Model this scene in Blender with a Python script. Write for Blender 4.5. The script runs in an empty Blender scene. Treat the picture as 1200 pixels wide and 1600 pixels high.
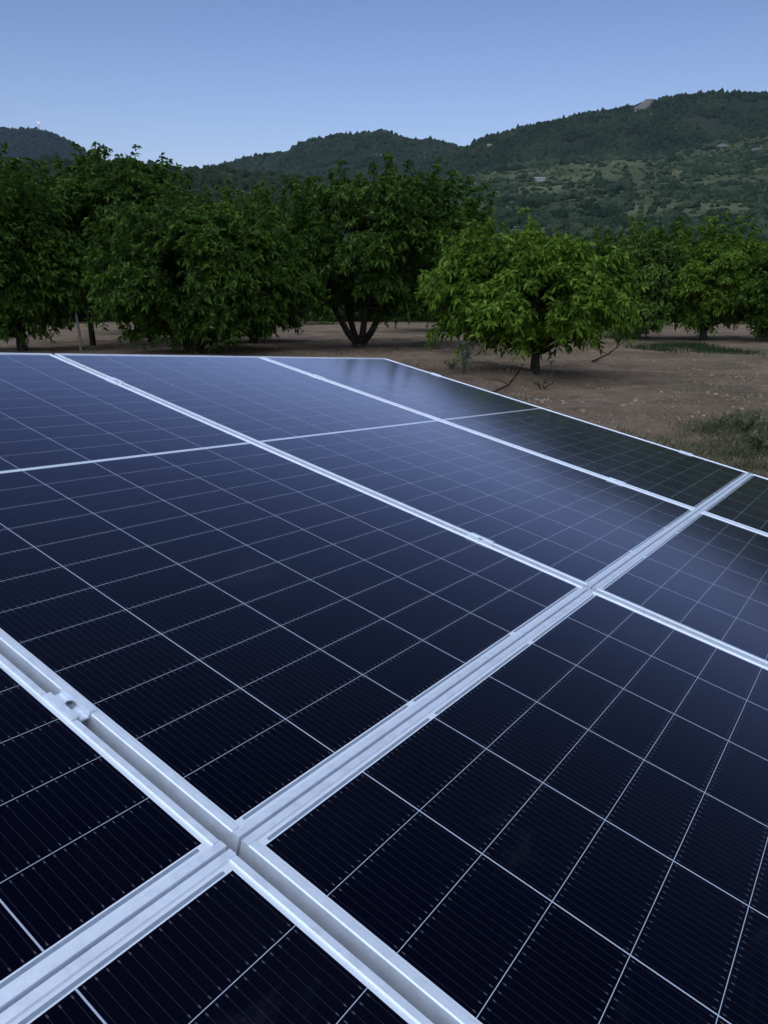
import bpy, math, random
import numpy as np
from mathutils import Matrix, Vector

# ------------------------------------------------------------------ camera, world, sun, exposure
sc = bpy.context.scene
col = sc.collection
H = 1.7                                   # eye height above the orchard soil
F = 1127.2                                # focal length in 1200-wide pixels
TH = math.atan(330 / F)                   # downward pitch
cd = bpy.data.cameras.new('camera')
cam = bpy.data.objects.new('camera', cd); col.objects.link(cam); sc.camera = cam
cd.sensor_fit = 'HORIZONTAL'; cd.sensor_width = 36.0; cd.lens = F / 1200 * 36.0
cd.clip_start = 0.02; cd.clip_end = 20000
cam.location = (0, 0, H); cam.rotation_euler = (math.pi / 2 - TH, 0, 0)
sc.render.resolution_x = 768; sc.render.resolution_y = 1024

HAZE = 0.00005
SUN_EL, SUN_ROT = 2.0, 185.0
wd = bpy.data.worlds.new("World"); sc.world = wd; wd.use_nodes = True
nt = wd.node_tree
bg = nt.nodes['Background']
sky = nt.nodes.new('ShaderNodeTexSky'); sky.sky_type = 'NISHITA'; sky.sun_disc = False
sky.sun_elevation = math.radians(SUN_EL); sky.sun_rotation = math.radians(SUN_ROT)
sky.ozone_density = 2.2; sky.dust_density = 0.4; sky.air_density = 1.0
tint = nt.nodes.new('ShaderNodeMix'); tint.data_type = 'RGBA'; tint.blend_type = 'MULTIPLY'
tint.inputs[0].default_value = 1.0; tint.inputs[7].default_value = (1.04, 0.92, 1.27, 1)
cap = nt.nodes.new('ShaderNodeMix'); cap.data_type = 'RGBA'; cap.blend_type = 'DARKEN'     # the afterglow has already lost its orange
cap.inputs[0].default_value = 1.0; cap.inputs[7].default_value = (1.30, 1.65, 2.25, 1)
tc = nt.nodes.new('ShaderNodeTexCoord'); sep = nt.nodes.new('ShaderNodeSeparateXYZ'); grd = nt.nodes.new('ShaderNodeMapRange'); dim = nt.nodes.new('ShaderNodeVectorMath'); dim.operation = 'SCALE'
grd.inputs[1].default_value = .10; grd.inputs[2].default_value = .42; grd.inputs[3].default_value = 1.22; grd.inputs[4].default_value = .62   # dusk sky: darker overhead, paler low down
nt.links.new(tc.outputs['Generated'], sep.inputs[0]); nt.links.new(sep.outputs[2], grd.inputs[0]); nt.links.new(sky.outputs[0], dim.inputs[0]); nt.links.new(grd.outputs[0], dim.inputs['Scale'])
nt.links.new(dim.outputs[0], tint.inputs[6]); nt.links.new(tint.outputs[2], cap.inputs[6]); nt.links.new(cap.outputs[2], bg.inputs[0])
bg.inputs[1].default_value = 0.090

sl = bpy.data.lights.new('sun', 'SUN'); sl.energy = 0.68; sl.angle = math.radians(100); sl.color = (0.78, 0.89, 1.0)
so = bpy.data.objects.new('sun', sl); col.objects.link(so)
_a = math.radians(SUN_ROT + 25); _e = math.radians(60)
so.rotation_euler = Vector((math.sin(_a) * math.cos(_e), math.cos(_a) * math.cos(_e), math.sin(_e))).to_track_quat('Z', 'Y').to_euler()
sc.view_settings.view_transform = 'Standard'; sc.view_settings.look = 'None'
sc.view_settings.exposure = 2.15; sc.view_settings.gamma = 1
sc.cycles.max_bounces = 6; sc.cycles.transparent_max_bounces = 6
sc.cycles.use_adaptive_sampling = True; sc.cycles.adaptive_threshold = 0.015

# ------------------------------------------------------------------ helpers
def ray(px, py):
    a = (px - 600) / F; b = (py - 800) / F
    return np.array([a, math.cos(TH) - math.sin(TH) * b, -math.sin(TH) - math.cos(TH) * b])
def at(px, py, Y):
    d = ray(px, py); s = Y / d[1]; return np.array([d[0] * s, Y, H + d[2] * s])
def ground_pt(px, py, z=0.0):
    d = ray(px, py); s = (z - H) / d[2]; return np.array([d[0] * s, d[1] * s, z])
def tag(o, label=None, cat=None, group=None, kind=None):
    if label: o['label'] = label
    if cat: o['category'] = cat
    if group: o['group'] = group
    if kind: o['kind'] = kind
    return o
def empty(name, loc=(0, 0, 0), **kw):
    o = bpy.data.objects.new(name, None); col.objects.link(o); o.location = loc; o.empty_display_size = .2
    return tag(o, **kw)
def link(name, me, mat, parent=None, smooth=False):
    if mat: me.materials.append(mat)
    if smooth: me.shade_smooth()
    o = bpy.data.objects.new(name, me); col.objects.link(o)
    if parent is not None: o.parent = parent
    return o
def mesh_np(name, V, Fc):
    """V (n,3); Fc (m,k) constant-size faces"""
    V = np.asarray(V, np.float32); Fc = np.asarray(Fc, np.int32); k = Fc.shape[1]
    me = bpy.data.meshes.new(name)
    me.vertices.add(len(V)); me.vertices.foreach_set('co', V.ravel())
    me.loops.add(Fc.size); me.loops.foreach_set('vertex_index', Fc.ravel())
    me.polygons.add(len(Fc)); me.polygons.foreach_set('loop_start', np.arange(0, Fc.size, k, dtype=np.int32))
    me.update(calc_edges=True); return me
class MB:
    def __init__(s): s.v = []; s.f = []
    def add(s, V, Fs):
        n = len(s.v); s.v += [tuple(map(float, p)) for p in V]; s.f += [tuple(n + i for i in f) for f in Fs]
    def box(s, a, b):
        x0, y0, z0 = a; x1, y1, z1 = b
        s.add([(x0,y0,z0),(x1,y0,z0),(x1,y1,z0),(x0,y1,z0),(x0,y0,z1),(x1,y0,z1),(x1,y1,z1),(x0,y1,z1)],
              [(0,3,2,1),(4,5,6,7),(0,1,5,4),(1,2,6,5),(2,3,7,6),(3,0,4,7)])
    def extrude(s, prof, p0, p1, ax, up):
        """closed profile [(a,b)] in the (ax, up) plane swept from p0 to p1"""
        p0, p1, ax, up = map(np.array, (p0, p1, ax, up)); n = len(prof)
        V = [p0 + ax * a + up * b for a, b in prof] + [p1 + ax * a + up * b for a, b in prof]
        s.add(V, [(i, (i + 1) % n, n + (i + 1) % n, n + i) for i in range(n)] + [tuple(range(n))[::-1], tuple(range(n, 2 * n))])
    def tube(s, pts, rad, seg=8):
        pts = [np.array(p, float) for p in pts]; n0 = []
        for i, p in enumerate(pts):
            t = pts[min(i + 1, len(pts) - 1)] - pts[max(i - 1, 0)]; t /= np.linalg.norm(t) + 1e-9
            a = np.cross(t, (0.13, 0.97, 0.2)); a /= np.linalg.norm(a) + 1e-9; b = np.cross(t, a)
            r = rad[i]
            n0 += [p + r * (math.cos(q) * a + math.sin(q) * b) for q in [2 * math.pi * k / seg for k in range(seg)]]
        Fs = []
        for i in range(len(pts) - 1):
            for k in range(seg):
                Fs.append((i*seg+k, i*seg+(k+1)%seg, (i+1)*seg+(k+1)%seg, (i+1)*seg+k))
        Fs.append(tuple(range(seg))[::-1]); Fs.append(tuple(range((len(pts)-1)*seg, len(pts)*seg)))
        s.add(n0, Fs)
    def build(s, name, mat, parent=None, smooth=False):
        me = bpy.data.meshes.new(name); me.from_pydata(s.v, [], s.f)
        import bmesh
        bm = bmesh.new(); bm.from_mesh(me); bmesh.ops.recalc_face_normals(bm, faces=bm.faces); bm.to_mesh(me); bm.free()
        return link(name, me, mat, parent, smooth)

class NT:
    """small wrapper for building node materials"""
    def __init__(s, name):
        s.m = bpy.data.materials.new(name); s.m.use_nodes = True; s.t = s.m.node_tree
        s.b = s.t.nodes['Principled BSDF']; s.out = s.t.nodes['Material Output']
    def n(s, typ, **kw):
        n = s.t.nodes.new(typ)
        for k, v in kw.items(): setattr(n, k, v)
        return n
    def put(s, sock, v):
        if isinstance(v, bpy.types.NodeSocket): s.t.links.new(v, sock)
        elif isinstance(v, (tuple, list)) and len(v) == 3 and sock.type == 'RGBA': sock.default_value = (*v, 1)
        else: sock.default_value = v
    def math(s, op, a, b=None, c=None, clamp=False):
        n = s.n('ShaderNodeMath', operation=op, use_clamp=clamp); s.put(n.inputs[0], a)
        if b is not None: s.put(n.inputs[1], b)
        if c is not None: s.put(n.inputs[2], c)
        return n.outputs[0]
    def mix(s, f, a, b, mode='MIX'):
        n = s.n('ShaderNodeMix', data_type='RGBA', blend_type=mode); s.put(n.inputs[0], f); s.put(n.inputs[6], a); s.put(n.inputs[7], b)
        return n.outputs[2]
    def noise(s, vec, scale, detail=4, rough=.55, dist=0):
        n = s.n('ShaderNodeTexNoise'); n.inputs['Scale'].default_value = scale; n.inputs['Detail'].default_value = detail
        n.inputs['Roughness'].default_value = rough; n.inputs['Distortion'].default_value = dist
        s.put(n.inputs['Vector'], vec); return n.outputs['Fac']
    def ramp(s, f, stops):
        n = s.n('ShaderNodeValToRGB'); s.put(n.inputs[0], f); e = n.color_ramp.elements
        while len(e) < len(stops): e.new(.5)
        for q, (p, c) in zip(e, stops): q.position = p; q.color = (*c, 1) if len(c) == 3 else c
        return n.outputs[0]
    def rng(s, f, a, b, c=0., d=1.):
        n = s.n('ShaderNodeMapRange'); s.put(n.inputs[0], f)
        for i, q in enumerate((a, b, c, d)): n.inputs[i + 1].default_value = q
        return n.outputs[0]
    def bump(s, h, dist, strength=1.0):
        n = s.n('ShaderNodeBump'); n.inputs['Distance'].default_value = dist; n.inputs['Strength'].default_value = strength
        s.put(n.inputs['Height'], h); s.t.links.new(n.outputs[0], s.b.inputs['Normal'])
    def coord(s, which='Object'): return s.n('ShaderNodeTexCoord').outputs[which]
    def scaled(s, vec, sc3):
        n = s.n('ShaderNodeVectorMath', operation='MULTIPLY'); s.put(n.inputs[0], vec); n.inputs[1].default_value = sc3; return n.outputs[0]
    def base(s, c, rough=.9, spec=.3, metal=0.):
        s.put(s.b.inputs['Base Color'], c); s.put(s.b.inputs['Roughness'], rough); s.b.inputs['Specular IOR Level'].default_value = spec
        s.b.inputs['Metallic'].default_value = metal; return s.m

# ------------------------------------------------------------------ materials
def mat_soil():
    q = NT('soil'); g = q.n('ShaderNodeNewGeometry').outputs['Position']
    n1 = q.noise(g, .22, 6, .6); n2 = q.noise(g, 2.2, 6, .65); n3 = q.noise(g, 22, 5, .7)
    st = q.noise(q.scaled(g, (.25, 1.6, 1)), 1.3, 5, .6, .6)
    c = q.ramp(n2, [(.3, (.20, .136, .095)), (.5, (.36, .235, .155)), (.72, (.50, .345, .235))])
    c = q.mix(q.rng(st, .42, .62), c, (.37, .265, .195))
    c = q.mix(q.math('MULTIPLY', q.rng(n1, .48, .62), .65), c, (.14, .125, .06))
    n0 = q.noise(g, .55, 5, .6, .5); c = q.mix(q.rng(n0, .40, .60, .45, 0), c, (.15, .108, .078))
    c = q.mix(q.rng(n3, .60, .74, 0, .6), c, (.30, .245, .19))
    c = q.mix(q.rng(n3, .42, .30, 0, .6), c, (.06, .042, .028))
    q.bump(q.math('ADD', q.math('MULTIPLY', n2, 1.5), q.math('MULTIPLY', n3, .6)), .20, 1.0)
    return q.base(c, .95, .15)
def mat_hill(name, cols, scale):
    q = NT(name); g = q.n('ShaderNodeNewGeometry').outputs['Position']
    n1 = q.noise(g, scale, 7, .62); n2 = q.noise(g, scale * 9, 5, .7)
    f = q.math('ADD', q.math('MULTIPLY', n1, .65), q.math('MULTIPLY', n2, .35))
    return q.base(q.ramp(f, [(.36, cols[0]), (.5, cols[1]), (.62, cols[2])]), .95, .1)
def mat_leaf(name, dark, mid, light, scale=1.2, trans=.22):
    q = NT(name); g = q.n('ShaderNodeNewGeometry').outputs['Position']
    n1 = q.noise(g, scale, 3, .6); n2 = q.noise(g, scale * 14, 2, .5)
    f = q.math('ADD', q.math('MULTIPLY', n1, .55), q.math('MULTIPLY', n2, .45))
    c = q.ramp(f, [(.36, dark), (.5, mid), (.66, light)])
    at_ = q.n('ShaderNodeAttribute'); at_.attribute_name = 'young'     # young leaves at the shoot tips are yellower
    c = q.mix(q.math('MULTIPLY', at_.outputs['Fac'], .65), c, tuple(min(.34, k * 1.7) for k in light))
    q.base(c, .6, .14)
    tr = q.n('ShaderNodeBsdfTranslucent'); q.put(tr.inputs[0], q.mix(.5, c, (.10, .22, .02)))
    mx = q.n('ShaderNodeMixShader'); mx.inputs[0].default_value = trans
    q.t.links.new(q.b.outputs[0], mx.inputs[1]); q.t.links.new(tr.outputs[0], mx.inputs[2]); q.t.links.new(mx.outputs[0], q.out.inputs[0])
    return q.m
def mat_bark():
    q = NT('bark'); g = q.coord()
    n = q.noise(q.scaled(g, (9, 9, 2)), 1.5, 5, .65)
    q.bump(n, .02, .8)
    return q.base(q.ramp(n, [(.35, (.016, .013, .010)), (.65, (.05, .04, .032))]), .9, .2)
def mat_plain(name, c, rough=.6, var=.25, scale=20., metal=0., spec=.4):
    q = NT(name); n = q.noise(q.coord(), scale, 5, .6)
    lo = tuple(k * (1 - var) for k in c); hi = tuple(min(1, k * (1 + var)) for k in c)
    return q.base(q.ramp(n, [(.35, lo), (.65, hi)]), rough, spec, metal)
def mat_alu():
    q = NT('anodised_aluminium'); g = q.coord()
    n = q.noise(g, 38, 6, .7); s = q.noise(q.scaled(g, (3, 3, 3)), 1.0, 4, .6); f = q.noise(g, 700, 2, .6)
    c = q.ramp(n, [(.32, (.76, .80, .88)), (.55, (.86, .90, .98)), (.72, (.80, .84, .92))])
    c = q.mix(q.rng(s, .45, .75, 0, .22), c, (.42, .41, .40))
    sp = q.noise(g, 260, 3, .7); c = q.mix(q.rng(sp, .66, .76, 0, .55), c, (.30, .30, .30))
    sc_ = q.noise(q.scaled(g, (900, 14, 900)), 1., 3, .6); c = q.mix(q.rng(sc_, .60, .72, 0, .25), c, (.52, .55, .60))
    q.bump(f, .0004, .25)
    r = q.rng(n, .3, .7, .42, .58)
    q.base(c, r, .5, .45); return q.m
def mat_cells():
    """monocrystalline half-cut module: 6 columns, 2 x 12 half cells, busbars, white margins with end ribbons"""
    q = NT('module_glass'); sx = q.n('ShaderNodeSeparateXYZ'); g = q.coord(); q.t.links.new(g, sx.inputs[0]); x, y = sx.outputs[0], sx.outputs[1]
    M = q.math
    def near(v, pitch, off, hw):           # 1 close to a multiple of pitch
        a = M('DIVIDE', M('SUBTRACT', v, off), pitch)
        d = M('MULTIPLY', M('ABSOLUTE', M('SUBTRACT', M('FRACT', M('ADD', a, .5)), .5)), pitch)
        return M('LESS_THAN', d, hw)
    yy = M('ABSOLUTE', M('SUBTRACT', y, 1.139))
    xc = M('ABSOLUTE', M('SUBTRACT', x, .567))
    colgap = near(x, .184, .015, .00095)
    rowgap = near(yy, .0925, .0070, .00042)
    margin = M('MAXIMUM', M('GREATER_THAN', xc, .5515), M('MAXIMUM', M('GREATER_THAN', yy, 1.1165), M('LESS_THAN', yy, .0068)))
    white = M('MAXIMUM', margin, M('MAXIMUM', colgap, rowgap))
    bus = near(x, .0115, .015 + .00575, .00028)
    rowd = M('DIVIDE', M('SUBTRACT', yy, .0070), .0925)
    rowd = M('MULTIPLY', M('ABSOLUTE', M('SUBTRACT', M('FRACT', M('ADD', rowd, .5)), .5)), .0925)
    pad = M('MULTIPLY', near(x, .0115, .015 + .00575, .00075), M('MULTIPLY', M('LESS_THAN', rowd, .0068), M('GREATER_THAN', rowd, .0032)))
    n1 = q.noise(g, 2.3, 4, .6); n2 = q.noise(g, 900, 2, .5)
    cell = q.mix(n1, (.0008, .0012, .0048), (.0016, .0020, .0075))
    # neighbouring cells differ a little in tone
    cid = q.n('ShaderNodeCombineXYZ'); q.put(cid.inputs[0], M('FLOOR', M('DIVIDE', M('SUBTRACT', x, .015), .184))); q.put(cid.inputs[1], M('FLOOR', M('DIVIDE', M('SUBTRACT', y, 1.139), .0925)))
    wn = q.n('ShaderNodeTexWhiteNoise'); q.t.links.new(cid.outputs[0], wn.inputs[0])
    cell = q.mix(M('MULTIPLY', wn.outputs[0], .35), cell, (.0030, .0034, .0100))
    c = q.mix(M('MULTIPLY', bus, .9), cell, (.022, .022, .034))
    c = q.mix(pad, c, (.075, .068, .078))
    # the white back sheet under the glass
    wc = q.mix(q.noise(g, 30, 3), (.62, .65, .72), (.76, .79, .85))
    c = q.mix(M('MAXIMUM', colgap, rowgap), c, (.42, .45, .54))
    c = q.mix(margin, c, wc)
    # tinned end ribbons, broken into three lengths
    seg = M('LESS_THAN', M('ABSOLUTE', M('SUBTRACT', M('FRACT', M('DIVIDE', M('SUBTRACT', x, .015), .368)), .5)), .475)
    rib = M('MULTIPLY', M('MULTIPLY', M('GREATER_THAN', yy, 1.1185), M('LESS_THAN', yy, 1.1232)), M('MULTIPLY', seg, M('LESS_THAN', xc, .549)))
    ribc = q.mix(M('MULTIPLY', q.noise(q.scaled(g, (160, 20, 1)), 1.0, 2), 1.0), (.17, .21, .29), (.31, .35, .44))
    c = q.mix(rib, c, ribc)
    # thin film of dust, a few rain-dried smudges
    d1 = q.noise(g, 1.1, 5, .6, .4); d2 = q.noise(q.scaled(g, (1.2, 3.2, 1)), 2.1, 4, .6, .8); d3 = q.noise(g, 160, 3, .7)
    dust = M('ADD', M('MULTIPLY', q.rng(d1, .45, .75, 0, .005), 1.0), M('MULTIPLY', q.rng(d2, .60, .80, 0, .035), q.rng(d3, .3, .7)))
    dust = M('ADD', dust, q.rng(d3, .72, .84, 0, .02))
    c = q.mix(dust, c, (.5, .5, .52))
    q.base(c, .6, 0.)
    # anti-reflective cover glass: nearly no reflection face on, strong at grazing angles
    lw = q.n('ShaderNodeLayerWeight'); lw.inputs[0].default_value = .5
    fr = M('MINIMUM', M('ADD', .002, M('MULTIPLY', M('POWER', lw.outputs['Facing'], 4.5), 1.33)), .8)
    gl = q.n('ShaderNodeBsdfGlossy'); gl.inputs[0].default_value = (.97, .90, 1.0, 1); q.put(gl.inputs['Roughness'], q.rng(d1, .3, .7, .085, .115))
    bm_ = q.n('ShaderNodeBump'); bm_.inputs['Distance'].default_value = .00012; bm_.inputs['Strength'].default_value = .35; q.put(bm_.inputs['Height'], n2)
    q.t.links.new(bm_.outputs[0], gl.inputs['Normal'])
    mx = q.n('ShaderNodeMixShader'); q.put(mx.inputs[0], fr); q.t.links.new(q.b.outputs[0], mx.inputs[1]); q.t.links.new(gl.outputs[0], mx.inputs[2])
    q.t.links.new(mx.outputs[0], q.out.inputs[0])
    return q.m

M_soil = mat_soil(); M_bark = mat_bark(); M_alu = mat_alu(); M_cells = mat_cells()
M_leaf_a = mat_leaf('fresh_leaf', (.022, .054, .004), (.052, .102, .008), (.125, .195, .022))
M_leaf_b = mat_leaf('deep_leaf', (.008, .023, .003), (.020, .047, .005), (.066, .116, .013))
M_leaf_c = mat_leaf('soft_leaf', (.024, .056, .008), (.050, .094, .014), (.092, .145, .026))
M_grey = mat_leaf('silver_leaf', (.08, .11, .08), (.13, .17, .13), (.20, .24, .20))
M_steel = mat_plain('galvanised_steel', (.42, .44, .46), .5, .2, 12, .6)
M_bolt = mat_plain('bolt_steel', (.30, .31, .33), .4, .25, 90, .8)
M_wall = mat_plain('pale_render', (.34, .34, .33), .9, .12, 1.)
M_roof = mat_plain('tile_roof', (.34, .20, .15), .9, .2, 2.)
M_dark = mat_plain('window_dark', (.03, .035, .04), .3, .1, 3.)
M_rock = mat_plain('pale_rock', (.15, .14, .13), .95, .35, .06)
M_stone = mat_plain('field_stone', (.34, .25, .185), .95, .3, 6)

# ------------------------------------------------------------------ value noise on the CPU
def vnoise(x, y, seed=0, octs=4):
    tot = 0; amp = 1; s = 0
    for o in range(octs):
        xi = np.floor(x).astype(np.int64); yi = np.floor(y).astype(np.int64); fx = x - xi; fy = y - yi
        fx = fx * fx * (3 - 2 * fx); fy = fy * fy * (3 - 2 * fy)
        def h(a, b):
            n = (a * 374761393 + b * 668265263 + (seed + o) * 982451653) & 0x7fffffff
            n = ((n ^ (n >> 13)) * 1274126177) & 0x7fffffff
            return ((n ^ (n >> 16)) & 0xffff) / 65535.0
        v = (h(xi, yi) * (1 - fx) + h(xi + 1, yi) * fx) * (1 - fy) + (h(xi, yi + 1) * (1 - fx) + h(xi + 1, yi + 1) * fx) * fy
        tot = tot + (v - .5) * 2 * amp; s += amp; amp *= .5; x = x * 2.03 + 11.3; y = y * 2.03 + 5.7
    return tot / s

# ------------------------------------------------------------------ ground sheet
def ground_z(x, y):
    r = np.hypot(x, y)
    near = np.clip((60 - r) / 40, 0, 1)
    furrow = .035 * np.sin((y * .95 - x * .25) * 2.1 + 1.5 * vnoise(x * .2, y * .2, 9, 2))
    return near * (vnoise(x * .35, y * .35, 3, 5) * .24 + furrow * np.clip((x + 3) / 5, 0, 1)) + vnoise(x * .01, y * .01, 5, 2) * .4 * np.clip((r - 60) / 100, 0, 1) - .03
nr, na = 330, 400
rr = np.concatenate([[0.0], np.geomspace(.6, 9000, nr)])
fa = np.linspace(-48, 48, na - 60); oa = np.linspace(48, 312, 61)[1:-1]
ang = np.radians(np.concatenate([fa, oa]))
na = len(ang)
R_, A_ = np.meshgrid(rr, ang, indexing='ij')
X = R_ * np.sin(A_); Y = R_ * np.cos(A_)
V = np.stack([X, Y, ground_z(X, Y)], -1).reshape(-1, 3)
i, j = np.meshgrid(np.arange(len(rr) - 1), np.arange(na), indexing='ij'); j2 = (j + 1) % na
Fq = np.stack([i * na + j, (i + 1) * na + j, (i + 1) * na + j2, i * na + j2], -1).reshape(-1, 4)[:, ::-1]
tag(link('ground', mesh_np('ground', V, Fq), M_soil, smooth=True), kind='structure')

# ------------------------------------------------------------------ hills
HILLS = {}
def hill(name, D, front, back, sky_px, mat, trees_h, rough_amp, seed, nx=260, ny=90, power=1.25):
    px = np.array([p[0] for p in sky_px], float); py = np.array([p[1] for p in sky_px], float)
    pts = np.array([at(a, b, D) for a, b in sky_px])
    xs, zs = pts[:, 0], pts[:, 2] - trees_h
    def zf(x, y):
        # the skyline scales along the view rays so the ridge may curve towards the viewer
        r = np.interp(x, xs, zs)
        s = np.clip((y - (D - front)) / front, 0, 1)
        b = np.clip(1 - (y - D) / back, 0, 1)
        prof = np.where(y <= D, s ** power, b ** .6)
        amp = np.where(y <= D, s * (1 - s) * 4, 0) * rough_amp
        gul = vnoise(x / (rough_amp * 9), y / (rough_amp * 14), seed, 4)
        return r * prof + gul * amp + vnoise(x / (rough_amp * 3), y / (rough_amp * 3), seed + 3, 3) * rough_amp * .12 - 1.5 * (1 - s) - 1
    gx = np.linspace(xs[0], xs[-1], nx); gy = np.concatenate([np.linspace(D - front, D, ny), np.linspace(D, D + back, 14)[1:]])
    Xg, Yg = np.meshgrid(gx, gy, indexing='ij'); Z = zf(Xg, Yg); n = len(gy)
    V = np.stack([Xg, Yg, Z], -1).reshape(-1, 3)
    i, j = np.meshgrid(np.arange(nx - 1), np.arange(n - 1), indexing='ij')
    Fq = np.stack([i * n + j, (i + 1) * n + j, (i + 1) * n + j + 1, i * n + j + 1], -1).reshape(-1, 4)
    o = tag(link(name, mesh_np(name, V, Fq), mat, smooth=True), kind='structure')
    HILLS[name] = zf
    return o
Mh_far = mat_hill('far_hillside', ((.010, .017, .012), (.016, .023, .016), (.026, .032, .022)), .006)
Mh_mid = mat_hill('wooded_hillside', ((.009, .016, .010), (.016, .024, .015), (.034, .036, .025)), .010)
Mh_low = mat_hill('scrub_hillside', ((.030, .040, .018), (.064, .074, .034), (.120, .122, .070)), .022)
hill('far_hill', 2600, 1500, 900, [(-1500,330),(-700,262),(-300,228),(-120,205),(0,197),(60,200),(95,212),(145,240),(190,262),(300,300),(600,360)], Mh_far, 6, 22, 11)
hill('middle_hill', 1700, 900, 600, [(60,330),(200,290),(300,262),(350,250),(400,239),(455,229),(470,217),(540,203),(600,199),(640,208),(690,216),(720,226),(770,245),(900,300),(1200,360)], Mh_mid, 8, 16, 21)
hill('right_hill', 1300, 700, 500, [(560,380),(640,300),(700,243),(725,227),(745,212),(800,198),(850,186),(920,170),(980,160),(1050,143),(1100,138),(1200,138),(1400,118),(1700,60),(2200,-60),(3000,-220),(4500,-400)], Mh_mid, 7, 14, 31, nx=380)
hill('low_ridge', 620, 380, 250, [(-2600,170),(-1200,190),(-500,215),(-100,226),(30,232),(90,236),(145,240),(200,240),(260,248),(350,253),(430,262),(520,268),(620,276),(700,300),(800,350),(950,420)], Mh_mid, 6, 8, 41, nx=300)
hill('foothill', 820, 690, 260, [(380,430),(480,330),(560,290),(620,276),(730,268),(800,252),(860,242),(950,240),(1040,234),(1120,216),(1200,200),(1350,188),(1700,150),(2300,80),(3200,10),(4500,-60)], Mh_low, 3, 9, 51, nx=420, ny=150, power=1.15)

# crowns of the wooded slopes: irregular lumps
def ico(sub):
    import bmesh
    bm = bmesh.new(); bmesh.ops.create_icosphere(bm, subdivisions=sub, radius=1); V = np.array([v.co[:] for v in bm.verts]); Fc = np.array([[v.index for v in f.verts] for f in bm.faces]); bm.free()
    return V, Fc
ICO_V, ICO_F = ico(2)
SML_V, SML_F = ico(1)
def lump_template(seed, tall=1.0, V0=None):
    r = np.random.default_rng(seed); V = (ICO_V if V0 is None else V0).copy(); d = np.ones(len(V))
    for _ in range(7):
        k = r.normal(size=3); k /= np.linalg.norm(k); d += r.uniform(.1, .36) * np.clip(V @ k - .35, 0, 1) * 1.6
    d *= r.uniform(.82, 1.16, len(V)); V = V * d[:, None]; V[:, 2] = np.where(V[:, 2] < 0, V[:, 2] * .55, V[:, 2] * tall)
    return V
BIG_V, BIG_F = ico(3)
def ragged(seed):
    V = lump_template(seed, 1.0, BIG_V); return V * np.random.default_rng(seed + 500).uniform(.80, 1.16, (len(V), 1))
RAG = [ragged(s) for s in range(8)]
LUMPS = [lump_template(s, 1.0) for s in range(8)]; SMALL = [lump_template(70 + s, 1.15, SML_V) for s in range(8)] + [lump_template(90 + s, 1.7, SML_V) for s in range(4)]
TALL = [lump_template(40 + s, 1.5) for s in range(6)]
def px_of(x, y, z):
    c, s = math.cos(TH), math.sin(TH); dz = z - H
    f = y * c - dz * s; dn = -y * s - dz * c
    return 600 + F * x / f, 800 + F * dn / f
def merge_lumps(name, P, S, seed, mat, lumps, **kw):
    r = np.random.default_rng(seed); Vs = []; Fs = []; n = 0
    idx = r.integers(0, len(lumps), len(P)); a = r.uniform(0, 6.28, len(P)); sq = r.uniform(.75, 1.3, (len(P), 3))
    for k, L in enumerate(lumps):
        m = np.where(idx == k)[0]
        if not len(m): continue
        ca, sa = np.cos(a[m])[:, None], np.sin(a[m])[:, None]
        W = L[None] * sq[m][:, None, :]
        x = W[..., 0] * ca - W[..., 1] * sa; y = W[..., 0] * sa + W[..., 1] * ca
        W = np.stack([x, y, W[..., 2]], -1) * S[m][:, None, None] + P[m][:, None, :]
        Vs.append(W.reshape(-1, 3)); Fs.append(({len(ICO_V): ICO_F, len(SML_V): SML_F, len(BIG_V): BIG_F}[len(L)][None] + (np.arange(len(m)) * len(L))[:, None, None] + n).reshape(-1, 3)); n += len(m) * len(L)
    o = link(name, mesh_np(name, np.concatenate(Vs), np.concatenate(Fs)), mat)
    return tag(o, **kw)
def scatter(hname, n, D0, D1, pxr, seed, dens=None):
    r = np.random.default_rng(seed); zf = HILLS[hname]
    y = np.sqrt(r.uniform(D0 ** 2, D1 ** 2, n)); p = r.uniform(*pxr, n)
    x = (p - 600) / F * y * .96
    z = zf(x, y); k = vnoise(x / 60, y / 60, seed, 4)
    m = np.ones(n, bool) if dens is None else dens(x, y, z, k, r)
    return np.stack([x, y, z], -1)[m], r
def mat_wood(name, dark, mid, light, sc_):
    q = NT(name); g = q.n('ShaderNodeNewGeometry').outputs['Position']
    f = q.math('ADD', q.math('MULTIPLY', q.noise(g, sc_, 5, .65), .6), q.math('MULTIPLY', q.noise(g, sc_ * 25, 3, .6), .4))
    q.bump(q.noise(g, .9, 4, .7), 1.6, 1.0)
    return q.base(q.ramp(f, [(.38, dark), (.5, mid), (.62, light)]), .95, .08)
Mw_far = mat_wood('far_wood_leaf', (.007, .014, .010), (.011, .019, .013), (.018, .027, .018), .012)
Mw_mid = mat_wood('wood_leaf', (.013, .022, .011), (.021, .035, .016), (.042, .058, .028), .018)
Mw_scrub = mat_wood('scrub_leaf', (.009, .022, .012), (.033, .056, .030), (.095, .122, .070), .04)

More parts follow.
